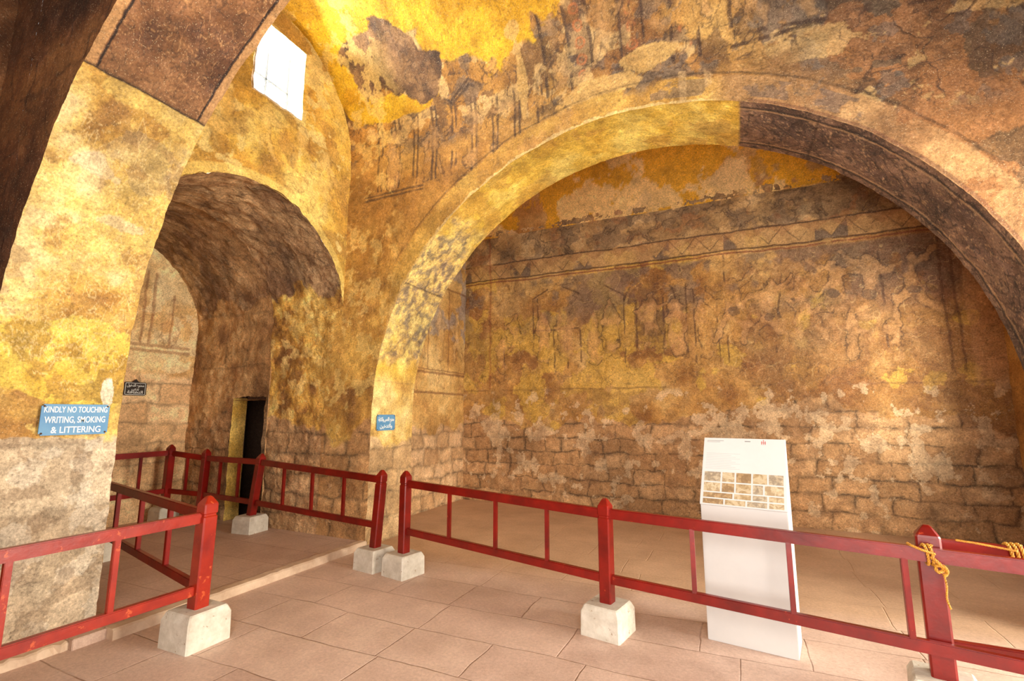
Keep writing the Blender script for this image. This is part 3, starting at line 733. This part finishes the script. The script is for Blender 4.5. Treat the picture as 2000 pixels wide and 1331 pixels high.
def kerb(name, ya, yb, xo, xi, h, jit, label, n=40):
    bm = bmesh.new(); rows = []
    for i in range(n + 1):
        y = ya + (yb - ya) * i / n
        j = random.uniform(-jit, jit); k = random.uniform(-jit * .5, jit * .5)
        rows.append([bm.verts.new((xo, y, .0)), bm.verts.new((xo, y, h + k)), bm.verts.new((xi - .02 + j, y, h - .002 + k)), bm.verts.new((xi - .005 + j, y, h * .8 + k)), bm.verts.new((xi, y, -.01))])
    for a, b in zip(rows[:-1], rows[1:]):
        for i in range(4): bm.faces.new((a[i], b[i], b[i + 1], a[i + 1]))
    bm.faces.new(rows[0]); bm.faces.new(rows[-1][::-1])
    bmesh.ops.recalc_face_normals(bm, faces=bm.faces[:])
    me = bpy.data.meshes.new(name); bm.to_mesh(me); bm.free(); me.materials.append(M_LEDGE)
    o = bpy.data.objects.new(name, me); COL.objects.link(o); o['kind'] = 'structure'; o['label'] = label
kerb('trim_1', 2.2, 4.84, -4.22, -4.12, .078, .006, 'pale worn stone kerb at the step into the recess')
kerb('trim_2', 1.4, 2.2, -4.4, -4.24, .06, .022, 'broken pale footing stone along the pier', 26)

# ------------------------------------------------------------------ thing / part helpers
def empty(name, loc, label, category, group=None):
    e = bpy.data.objects.new(name, None); e.empty_display_size = .1; e.location = loc
    COL.objects.link(e); e['label'] = label; e['category'] = category
    if group: e['group'] = group
    return e

def obj_from_bm(bm, name, mat, parent=None, label=None, loc=None, smooth=False):
    bmesh.ops.recalc_face_normals(bm, faces=bm.faces[:])
    me = bpy.data.meshes.new(name); bm.to_mesh(me); bm.free(); me.materials.append(mat)
    if smooth:
        for p in me.polygons: p.use_smooth = True
    o = bpy.data.objects.new(name, me); COL.objects.link(o)
    if parent:
        o.parent = parent
        o.matrix_parent_inverse = Matrix.Translation(-parent.location)
    if label: o['label'] = label
    return o

def beam(name, p, q, w, h, mat, parent, bev=.006):
    p = Vector(p); q = Vector(q); d = q - p; L = d.length; d.normalize()
    up = Vector((0, 0, 1)) if abs(d.z) < .9 else Vector((0, 1, 0))
    s = d.cross(up).normalized(); u = s.cross(d).normalized()
    bm = bmesh.new(); bmesh.ops.create_cube(bm, size=1)
    for v in bm.verts:
        v.co = Vector((v.co.x * L, v.co.y * w, v.co.z * h))
    bmesh.ops.bevel(bm, geom=bm.edges[:], offset=bev, segments=2, affect='EDGES')
    M = Matrix((d, s, u)).transposed()
    for v in bm.verts: v.co = (p + q) / 2 + M @ v.co
    return obj_from_bm(bm, name, mat, parent)

def loft(name, rings, rot, mat, parent, ch=.12):
    bm = bmesh.new(); R = []
    for (cx, cy, z, w) in rings:
        k = w * (1 - ch * 2 if w > .02 else .7)
        pts = [(w, -k), (w, k), (k, w), (-k, w), (-w, k), (-w, -k), (-k, -w), (k, -w)]
        c, s = math.cos(rot), math.sin(rot)
        R.append([bm.verts.new((cx + x * c - y * s, cy + x * s + y * c, z)) for x, y in pts])
    for a, b in zip(R[:-1], R[1:]):
        for i in range(8): bm.faces.new((a[i], a[(i + 1) % 8], b[(i + 1) % 8], b[i]))
    bm.faces.new(R[0][::-1]); bm.faces.new(R[-1])
    return obj_from_bm(bm, name, mat, parent)

def make_post(parent, x, y, z0, top, rot, lean=(0, 0), w=.046, bw=.155, bh=.21, brot=None, mat=None):
    brot = rot if brot is None else brot
    loft('post_base', [(x, y, z0, bw), (x, y, z0 + bh * .78, bw * .98), (x, y, z0 + bh * .96, bw * .86), (x, y, z0 + bh, bw * .80)], brot, M_BLOCK, parent, .035)
    zb = z0 + bh - .03; H = top - zb
    def at(t): return (x + lean[0] * t, y + lean[1] * t, zb + H * t)
    prof = [(0, w), (1 - .145 / H, w), (1 - .138 / H, w * .88), (1 - .126 / H, w * .88), (1 - .119 / H, w), (1 - .06 / H, w), (1 - .05 / H, w * .93), (1 - .012 / H, w * .45), (1, w * .22)]
    loft('post', [(*at(t), ww) for t, ww in prof], rot, mat or M_RED, parent, .09)
    return at

def section_rails(parent, A, B, zta, ztb, zla, zlb, fr, w=.048, mat=M_RED, matt=None):
    d = Vector((B[0] - A[0], B[1] - A[1], 0))
    pa = Vector((A[0], A[1], 0)); pb = Vector((B[0], B[1], 0))
    beam('top_rail', pa + Vector((0, 0, zta)), pb + Vector((0, 0, ztb)), w, .073, matt or mat, parent)
    beam('bottom_rail', pa + Vector((0, 0, zla)), pb + Vector((0, 0, zlb)), w * .9, .066, mat, parent)
    for t in fr:
        p = pa + d * t
        beam('baluster', (p.x, p.y, zla + (zlb - zla) * t + .02), (p.x, p.y, zta + (ztb - zta) * t - .02), .03, .036, mat, parent, .003)

G = 'red wooden railings'
E = empty('barrier_railing', (-.95, 3.8, 0), 'long red wooden railing on white stone feet', 'railing', G)
r = -.19
make_post(E, -3.13, 4.23, 0, 1.01, r, (.0, 0))
make_post(E, -.95, 3.80, 0, .955, r)
make_post(E, .93, 3.525, 0, .985, r, w=.055)
section_rails(E, (-3.13, 4.23), (-.95, 3.80), .885, .84, .42, .375, (.276, .525, .765))
section_rails(E, (-.95, 3.80), (2.05, 3.21), .845, .845, .375, .375, (.21, .40, .582, .8), .045)
section_rails(E, (.95, 3.60), (2.15, 3.56), .865, .85, .34, .34, (.45, .8))
make_post(E, 2.15, 3.56, 0, .98, 0)

E = empty('barrier_railing', (-5.85, 4.6, .07), 'red wooden railing with leaning posts inside the vaulted recess', 'railing', G)
make_post(E, -3.53, 4.27, 0, 1.0, -.15, (.06, 0))
make_post(E, -5.86, 4.60, .07, 1.07, -.1, (.12, 0), brot=.1)
make_post(E, -6.98, 4.66, .07, 1.09, 0, (.03, 0), bw=.14)
make_post(E, -7.5, 4.48, .07, 1.15, 0, (.02, 0), bw=.14)
make_post(E, -7.5, 2.75, .07, 1.12, 0, bw=.14)
section_rails(E, (-3.5, 4.27), (-5.78, 4.60), .90, .96, .43, .44, (.25, .5, .75))
section_rails(E, (-5.78, 4.60), (-6.96, 4.66), .96, .96, .44, .46, (.35, .7))
section_rails(E, (-6.96, 4.66), (-7.49, 4.48), .96, 1.03, .46, .5, (.5,))
section_rails(E, (-7.49, 4.48), (-7.49, 2.75), 1.03, 1.02, .5, .5, (.22, .42, .62, .82))

E = empty('barrier_railing', (-3.57, 2.43, 0), 'worn red wooden corner railing beside the plastered pier', 'railing', G)
make_post(E, -3.57, 2.43, 0, 1.0, 0, (.015, 0), w=.052, bw=.16, bh=.235, mat=M_REDTOP)
make_post(E, -3.6, .33, 0, .99, 0, w=.055, bw=.17)
make_post(E, -6.2, 3.02, .07, 1.03, 0)
section_rails(E, (-3.57, 2.43), (-3.6, .33), .85, .85, .355, .355, (.265, .505, .745), .055, M_REDTOP, M_REDTOP)
section_rails(E, (-3.57, 2.43), (-6.2, 3.02), .86, .87, .36, .40, (.25, .5, .75))

# ------------------------------------------------------------------ ropes
def tube(bm, pts, r, n=6):
    R = []
    for i, p in enumerate(pts):
        a = pts[max(i - 1, 0)]; b = pts[min(i + 1, len(pts) - 1)]
        t = (b - a).normalized()
        u = t.cross(Vector((.13, .27, .95))).normalized(); v = t.cross(u)
        R.append([bm.verts.new(p + r * (math.cos(2 * math.pi * k / n) * u + math.sin(2 * math.pi * k / n) * v)) for k in range(n)])
    for a, b in zip(R[:-1], R[1:]):
        for k in range(n): bm.faces.new((a[k], a[(k + 1) % n], b[(k + 1) % n], b[k]))
    bm.faces.new(R[0][::-1]); bm.faces.new(R[-1])

def rope_part(name, ctrl, rad, parent, mat=M_ROPE):
    c = [Vector(p) for p in ctrl]; pts = []
    for i in range(len(c) - 1):
        p0, p1, p2, p3 = c[max(i - 1, 0)], c[i], c[i + 1], c[min(i + 2, len(c) - 1)]
        for k in range(10):
            t = k / 10
            pts.append(.5 * ((2 * p1) + (p2 - p0) * t + (2 * p0 - 5 * p1 + 4 * p2 - p3) * t * t + (3 * p1 - p0 - 3 * p2 + p3) * t ** 3))
    pts.append(c[-1])
    bm = bmesh.new(); L = 0; Ls = [0]
    for a, b in zip(pts[:-1], pts[1:]): L += (b - a).length; Ls.append(L)
    for s in range(3):
        st = []
        for i, p in enumerate(pts):
            a = pts[max(i - 1, 0)]; b = pts[min(i + 1, len(pts) - 1)]
            t = (b - a).normalized(); u = t.cross(Vector((.13, .27, .95))).normalized(); v = t.cross(u)
            ph = Ls[i] * 170 + s * 2.094
            st.append(p + rad * .55 * (math.cos(ph) * u + math.sin(ph) * v))
        tube(bm, st, rad * .58)
    return obj_from_bm(bm, name, mat, parent, smooth=True)

RX, RY, RZ = .90, 3.435, .845
E = empty('rope', (RX, RY - .04, RZ - .3), 'golden twisted rope knotted around a red rail and post', 'rope', 'golden ropes')
lp = []
for i in range(22):
    q = i / 21 * 2 * math.pi * 2.2
    lp.append((RX - .02 + .022 * i / 21 * 2, RY + .042 * math.cos(q), RZ + .05 * math.sin(q)))
rope_part('loop', lp, .007, E)
rope_part('knot', [(RX + .0, RY - .045, RZ + .0), (RX + .03, RY - .06, RZ - .03), (RX + .045, RY - .05, RZ - .06), (RX + .02, RY - .06, RZ - .07), (RX + .015, RY - .045, RZ - .045), (RX + .045, RY - .062, RZ - .04), (RX + .06, RY - .05, RZ - .07), (RX + .045, RY - .05, RZ - .09)], .0085, E)
rope_part('loose_end', [(RX + .045, RY - .05, RZ - .08), (RX + .05, RY - .052, RZ - .14), (RX + .045, RY - .05, RZ - .2), (RX + .055, RY - .052, RZ - .25)], .005, E)
rope_part('strand', [(RX + .02, RY - .045, RZ + .015), (RX - .03, RY - .05, RZ + .03), (RX - .07, RY - .03, RZ + .044), (RX - .08, RY + .02, RZ + .046)], .0065, E)
E = empty('rope', (1.3, 3.53, .85), 'golden twisted rope wrapped along the farther red rail', 'rope', 'golden ropes')
rope_part('strand', [(1.06, 3.55, .91), (1.14, 3.535, .905), (1.22, 3.53, .895), (1.3, 3.52, .885)], .006, E)
lp = []
for i in range(28):
    q = i / 27 * 2 * math.pi * 3 + 1
    lp.append((1.28 + .07 * i / 27, 3.588 + .04 * math.cos(q), .857 + .05 * math.sin(q)))
rope_part('loop', lp, .008, E)

# ------------------------------------------------------------------ text helper
def text_part(name, body, size, M, mat, parent, extrude=.0012, width=None):
    cu = bpy.data.curves.new(name, 'FONT'); cu.body = body; cu.size = size; cu.extrude = extrude; cu.offset = size * .012
    cu.align_x = 'CENTER'; cu.align_y = 'CENTER'
    t = bpy.data.objects.new(name + '_tmp', cu); COL.objects.link(t)
    bpy.context.view_layer.update()
    me = bpy.data.meshes.new_from_object(t.evaluated_get(bpy.context.evaluated_depsgraph_get()))
    bpy.data.objects.remove(t)
    if width and len(me.vertices):
        xs = [v.co.x for v in me.vertices]; w = max(xs) - min(xs); cx = (max(xs) + min(xs)) / 2
        if w > 1e-6:
            for v in me.vertices: v.co.x = (v.co.x - cx) * width / w
    me.transform(M)
    me.materials.clear(); me.materials.append(mat)
    me.name = name
    o = bpy.data.objects.new(name, me); COL.objects.link(o)
    o.parent = parent; o.matrix_parent_inverse = Matrix.Translation(-parent.location)
    return o

FORMS = {'ا': 'FE8D FE8E', 'ب': 'FE8F FE90 FE91 FE92', 'ة': 'FE93 FE94', 'ت': 'FE95 FE96 FE97 FE98', 'ج': 'FE9D FE9E FE9F FEA0', 'ح': 'FEA1 FEA2 FEA3 FEA4',
         'خ': 'FEA5 FEA6 FEA7 FEA8', 'د': 'FEA9 FEAA', 'ر': 'FEAD FEAE', 'س': 'FEB1 FEB2 FEB3 FEB4', 'ص': 'FEB9 FEBA FEBB FEBC', 'ع': 'FEC9 FECA FECB FECC',
         'ظ': 'FEC5 FEC6 FEC7 FEC8', 'ف': 'FED1 FED2 FED3 FED4', 'ق': 'FED5 FED6 FED7 FED8', 'ك': 'FED9 FEDA FEDB FEDC', 'ل': 'FEDD FEDE FEDF FEE0', 'م': 'FEE1 FEE2 FEE3 FEE4',
         'ن': 'FEE5 FEE6 FEE7 FEE8', 'ه': 'FEE9 FEEA FEEB FEEC', 'و': 'FEED FEEE', 'ى': 'FEEF FEF0', 'ي': 'FEF1 FEF2 FEF3 FEF4'}
def shape(s):
    out = []
    for i, ch in enumerate(s):
        if ch not in FORMS: out.append(ch); continue
        f = [chr(int(k, 16)) for k in FORMS[ch].split()]
        prev = i > 0 and s[i - 1] in FORMS and len(FORMS[s[i - 1]].split()) == 4
        nxt = i + 1 < len(s) and s[i + 1] in FORMS and len(f) == 4
        out.append(f[3] if prev and nxt else f[1] if prev else f[2] if nxt else f[0])
    return ''.join(out[::-1])

def frameX(x, y, z):
    return Matrix(((0, 0, 1, x), (1, 0, 0, y), (0, 1, 0, z), (0, 0, 0, 1)))

def plate(name, x, y, z, w, h, mat, parent, t=.008, tilt=0):
    bm = bmesh.new(); bmesh.ops.create_cube(bm, size=1)
    for v in bm.verts: v.co = Vector((v.co.x * w, v.co.y * h, v.co.z * t))
    ve = [e for e in bm.edges if abs((e.verts[0].co - e.verts[1].co).z) > t * .5]
    bmesh.ops.bevel(bm, geom=ve, offset=.012, segments=4, affect='EDGES')
    M = frameX(x, y, z) @ Matrix.Rotation(tilt, 4, 'Z')
    for v in bm.verts: v.co = M @ v.co
    return obj_from_bm(bm, name, mat, parent)

def screw(x, y, z, parent, mat):
    bm = bmesh.new(); bmesh.ops.create_uvsphere(bm, u_segments=10, v_segments=6, radius=.007)
    for v in bm.verts: v.co = Vector((x + v.co.x * .5, y + v.co.y, z + v.co.z))
    obj_from_bm(bm, 'screw', mat, parent, smooth=True)

sx, sy, sz = -4.305, 1.90, 1.555
E = empty('wall_sign', (sx, sy, sz), 'blue enamel notice with white English lettering on the pier', 'sign')
plate('plate', sx, sy, sz, .40, .215, M_BLUE, E)
M = frameX(sx + .005, sy, sz)
text_part('lettering', 'KINDLY NO TOUCHING', .058, M @ Matrix.Translation((0, .068, 0)), M_LETTER, E, width=.37)
text_part('lettering', 'WRITING, SMOKING', .062, M @ Matrix.Translation((0, -.003, 0)), M_LETTER, E, width=.355)
text_part('lettering', '& LITTERING', .062, M @ Matrix.Translation((.01, -.073, 0)), M_LETTER, E, width=.29)
for a, b in ((-.185, .093), (.185, .093), (-.185, -.093), (.185, -.093)): screw(sx + .005, sy + a, sz + b, E, M_DARKW)
sx, sy, sz = -4.125, 5.11, 1.48
E = empty('wall_sign', (sx, sy, sz), 'small blue enamel notice with white Arabic lettering on the arch pier', 'sign')
plate('plate', sx, sy, sz, .36, .20, M_BLUE, E)
M = frameX(sx + .005, sy, sz)
text_part('lettering', shape('ممنوع اللمس والكتابة'), .07, M @ Matrix.Translation((0, .04, 0)), M_LETTER, E, width=.31)
text_part('lettering', shape('والتدخين'), .07, M @ Matrix.Translation((0, -.045, 0)), M_LETTER, E, width=.24)
for a, b in ((-.165, .085), (.165, .085), (-.165, -.085), (.165, -.085)): screw(sx + .005, sy + a, sz + b, E, M_DARKW)
sx, sy, sz = -7.80, 4.09, 1.945
E = empty('wall_sign', (sx, sy, sz), 'black enamel notice with white border and Arabic lettering', 'sign')
plate('plate', sx, sy, sz, .29, .19, M_BLACK, E)
bm = bmesh.new()
for (a, b, c, d) in ((-.13, .13, .078, .084), (-.13, .13, -.084, -.078), (-.13, -.124, -.084, .084), (.124, .13, -.084, .084)):
    vs = [bm.verts.new(frameX(sx + .006, sy, sz) @ Vector(p)) for p in ((a, c, 0), (b, c, 0), (b, d, 0), (a, d, 0))]
    bm.faces.new(vs)
obj_from_bm(bm, 'border', M_LETTER, E)
bm = bmesh.new()
vs = [[bm.verts.new(frameX(sx, sy, sz) @ Vector((a, b, c))) for (a, b) in ((-.05, .09), (.05, .09), (.0, .14))] for c in (-.004, .004)]
bm.faces.new(vs[0]); bm.faces.new(vs[1][::-1])
for i in range(3): bm.faces.new((vs[0][i], vs[0][(i + 1) % 3], vs[1][(i + 1) % 3], vs[1][i]))
obj_from_bm(bm, 'hanger', M_BLACK, E)
M = frameX(sx + .006, sy, sz)
text_part('lettering', shape('ممنوع الدخول'), .055, M @ Matrix.Translation((0, .048, 0)), M_LETTER, E, width=.22)
text_part('lettering', shape('يرجى'), .05, M @ Matrix.Translation((0, 0, 0)), M_LETTER, E, width=.09)
text_part('lettering', shape('النظافة'), .055, M @ Matrix.Translation((0, -.048, 0)), M_LETTER, E, width=.20)

# ------------------------------------------------------------------ information stand
fx, fy = .006, 3.94
yaw = math.radians(-8.7)
E = empty('information_stand', (fx, fy, 0), 'white floor-standing information stand with sloped printed panel behind the railing', 'information stand')
TM = Matrix.Translation((fx, fy, 0)) @ Matrix.Rotation(yaw, 4, 'Z')
W = .283
prof = [(0, 0), (0, .935), (.285, 1.39), (.31, 1.39), (.31, 0)]
bm = bmesh.new()
L = [bm.verts.new(TM @ Vector((-W, y, z))) for y, z in prof]; R_ = [bm.verts.new(TM @ Vector((W, y, z))) for y, z in prof]
bm.faces.new(L); bm.faces.new(R_[::-1])
for i in range(5): bm.faces.new((L[i], L[(i + 1) % 5], R_[(i + 1) % 5], R_[i]))
bmesh.ops.recalc_face_normals(bm, faces=bm.faces[:])
bmesh.ops.bevel(bm, geom=bm.edges[:], offset=.004, segments=2, affect='EDGES')
obj_from_bm(bm, 'body', M_WHITE, E)
s0 = Vector((0, -.006, .93)); s1 = Vector((0, .287, 1.40)); sy_ = (s1 - s0); SL = sy_.length; sy_.normalize()
sn = Vector((1, 0, 0)).cross(sy_)
SM = TM @ Matrix(((1, sy_.x, sn.x, s0.x), (0, sy_.y, sn.y, s0.y), (0, sy_.z, sn.z, s0.z), (0, 0, 0, 1)))
def slab(name, x0, x1, y0, y1, z0, z1, mat, bev=0, MM=None):
    bm = bmesh.new(); bmesh.ops.create_cube(bm, size=1)
    for v in bm.verts: v.co = Vector(((x0 + x1) / 2 + v.co.x * (x1 - x0), (y0 + y1) / 2 + v.co.y * (y1 - y0), (z0 + z1) / 2 + v.co.z * (z1 - z0)))
    if bev: bmesh.ops.bevel(bm, geom=bm.edges[:], offset=bev, segments=2, affect='EDGES')
    for v in bm.verts: v.co = (MM or SM) @ v.co
    return obj_from_bm(bm, name, mat, E)
slab('panel', -W - .003, W + .003, 0, SL, .0, .012, M_PRINT, .003)
def photo_mat(i, a, b, c):
    m, nt, bs = new_mat('printed_photo_%d' % i)
    tc = N(nt, 'ShaderNodeTexCoord')
    n = noise(nt, tc.outputs['Object'], 34 + i * 5, 4, .7)
    col = mixc(nt, mapr(nt, n, .35, .65, 0, 1), a, b)
    n4 = noise(nt, tc.outputs['Object'], 16 + i * 4, 2, .5, .5)
    col = mixc(nt, mapr(nt, n4, .5, .53, 0, .6), col, c)
    nt.links.new(col, bs.inputs['Base Color']); bs.inputs['Roughness'].default_value = .45
    return m
PM = [photo_mat(0, rgb(150, 124, 86), rgb(190, 168, 132), rgb(200, 184, 154)), photo_mat(1, rgb(146, 116, 80), rgb(186, 158, 118), rgb(120, 94, 66)),
      photo_mat(2, rgb(174, 152, 116), rgb(204, 188, 158), rgb(146, 118, 84)), photo_mat(3, rgb(156, 138, 112), rgb(192, 176, 150), rgb(128, 114, 98))]
rows_ = [(.186, .262, [(-.265, -.150), (-.138, -.054), (-.042, .058), (.070, .161), (.173, .265)]),
         (.106, .175, [(-.265, -.150), (-.138, -.054), (-.042, .058), (.070, .135), (.147, .265)]),
         (.058, .096, [(-.265, -.064), (-.052, .058), (.070, .161), (.173, .265)]),
         (.010, .048, [(-.265, -.124), (-.112, .022), (.034, .161), (.173, .265)])]
k = 0
for (ya, yb, xs) in rows_:
    for (xa, xb) in xs:
        slab('photo_print', xa, xb, ya, yb, .012, .0128, PM[(k * 7 + 3) % 4]); k += 1
slab('header_line', -.262, -.14, SL - .028, SL - .024, .012, .0126, M_GREYP)
slab('header_line', -.262, -.165, SL - .038, SL - .035, .012, .0126, M_GREYP)
slab('header_line', .01, .05, SL - .03, SL - .022, .012, .0126, M_GREYP)
for i, (a, hgt) in enumerate(((.125, .03), (.137, .04), (.149, .03))):
    slab('red_mark', a, a + .004, SL - .05, SL - .05 + hgt, .012, .0126, M_REDP)
slab('red_mark', .122, .156, SL - .036, SL - .033, .012, .0126, M_REDP)
MF = simple_mat('faint_print', rgb(180, 180, 180), rgb(188, 188, 188), 4, .4, .0)
for i in range(10):
    yy = .29 + i * .014
    slab('text_line', -.262, -.02 - .03 * (i % 3), yy, yy + .003, .012, .0124, MF)

# ------------------------------------------------------------------ window frame
E = empty('window_1', (-4.95, 3.62, WZ0), 'small high window with weathered frame', 'window'); E['kind'] = 'structure'
for (p, q) in (((-4.95, WY0 + .02, WZ0), (-4.95, WY0 + .02, WZ1)), ((-4.95, WY1 - .02, WZ0), (-4.95, WY1 - .02, WZ1)), ((-4.95, 3.62, WZ0), (-4.95, 3.62, WZ1)),
               ((-4.95, WY0, WZ0 + .02), (-4.95, WY1, WZ0 + .02)), ((-4.95, WY0, 5.62), (-4.95, WY1, 5.62))):
    beam('window_bar', p, q, .03, .03, M_BAR, E)

# ------------------------------------------------------------------ light
def area(name, loc, rot, sx, sy, power, col):
    l = bpy.data.lights.new(name, 'AREA'); l.shape = 'RECTANGLE'; l.size = sx; l.size_y = sy; l.energy = power; l.color = col
    o = bpy.data.objects.new(name, l); o.location = loc; o.rotation_euler = rot; COL.objects.link(o); return o
area('entrance_daylight', (5.6, 3.5, 1.9), (0, math.radians(90), 0), 3.4, 3.0, 1180, (1, .94, .80))
area('aisle_daylight', (.2, -1.9, 2.2), (math.radians(90), 0, math.radians(12)), 3.6, 3.8, 450, (1, .96, .90))
area('side_aisle_fill', (4.6, 6.4, 2.4), (0, math.radians(90), 0), 2.0, 1.4, 55, (1, .95, .86))  # added fill lamp outside an invented opening, brightens the bay and its long wall
area('window_daylight', (-5.6, 3.62, 5.75), (0, math.radians(-80), 0), 1.0, .9, 520, (1, .98, .92))

w = bpy.data.worlds.new('World'); scene.world = w; w.use_nodes = True
nt = w.node_tree; bg = nt.nodes['Background']
bg.inputs[0].default_value = (1, .98, .95, 1); bg.inputs[1].default_value = 1.5

# ------------------------------------------------------------------ camera
cam = bpy.data.cameras.new('Camera'); cam.lens = 17.0; cam.sensor_width = 36; cam.clip_start = .05
co = bpy.data.objects.new('Camera', cam); co.location = (0, 0, 1.6)
co.rotation_euler = (math.radians(98.55), 0, math.radians(24.5))
COL.objects.link(co); scene.camera = co
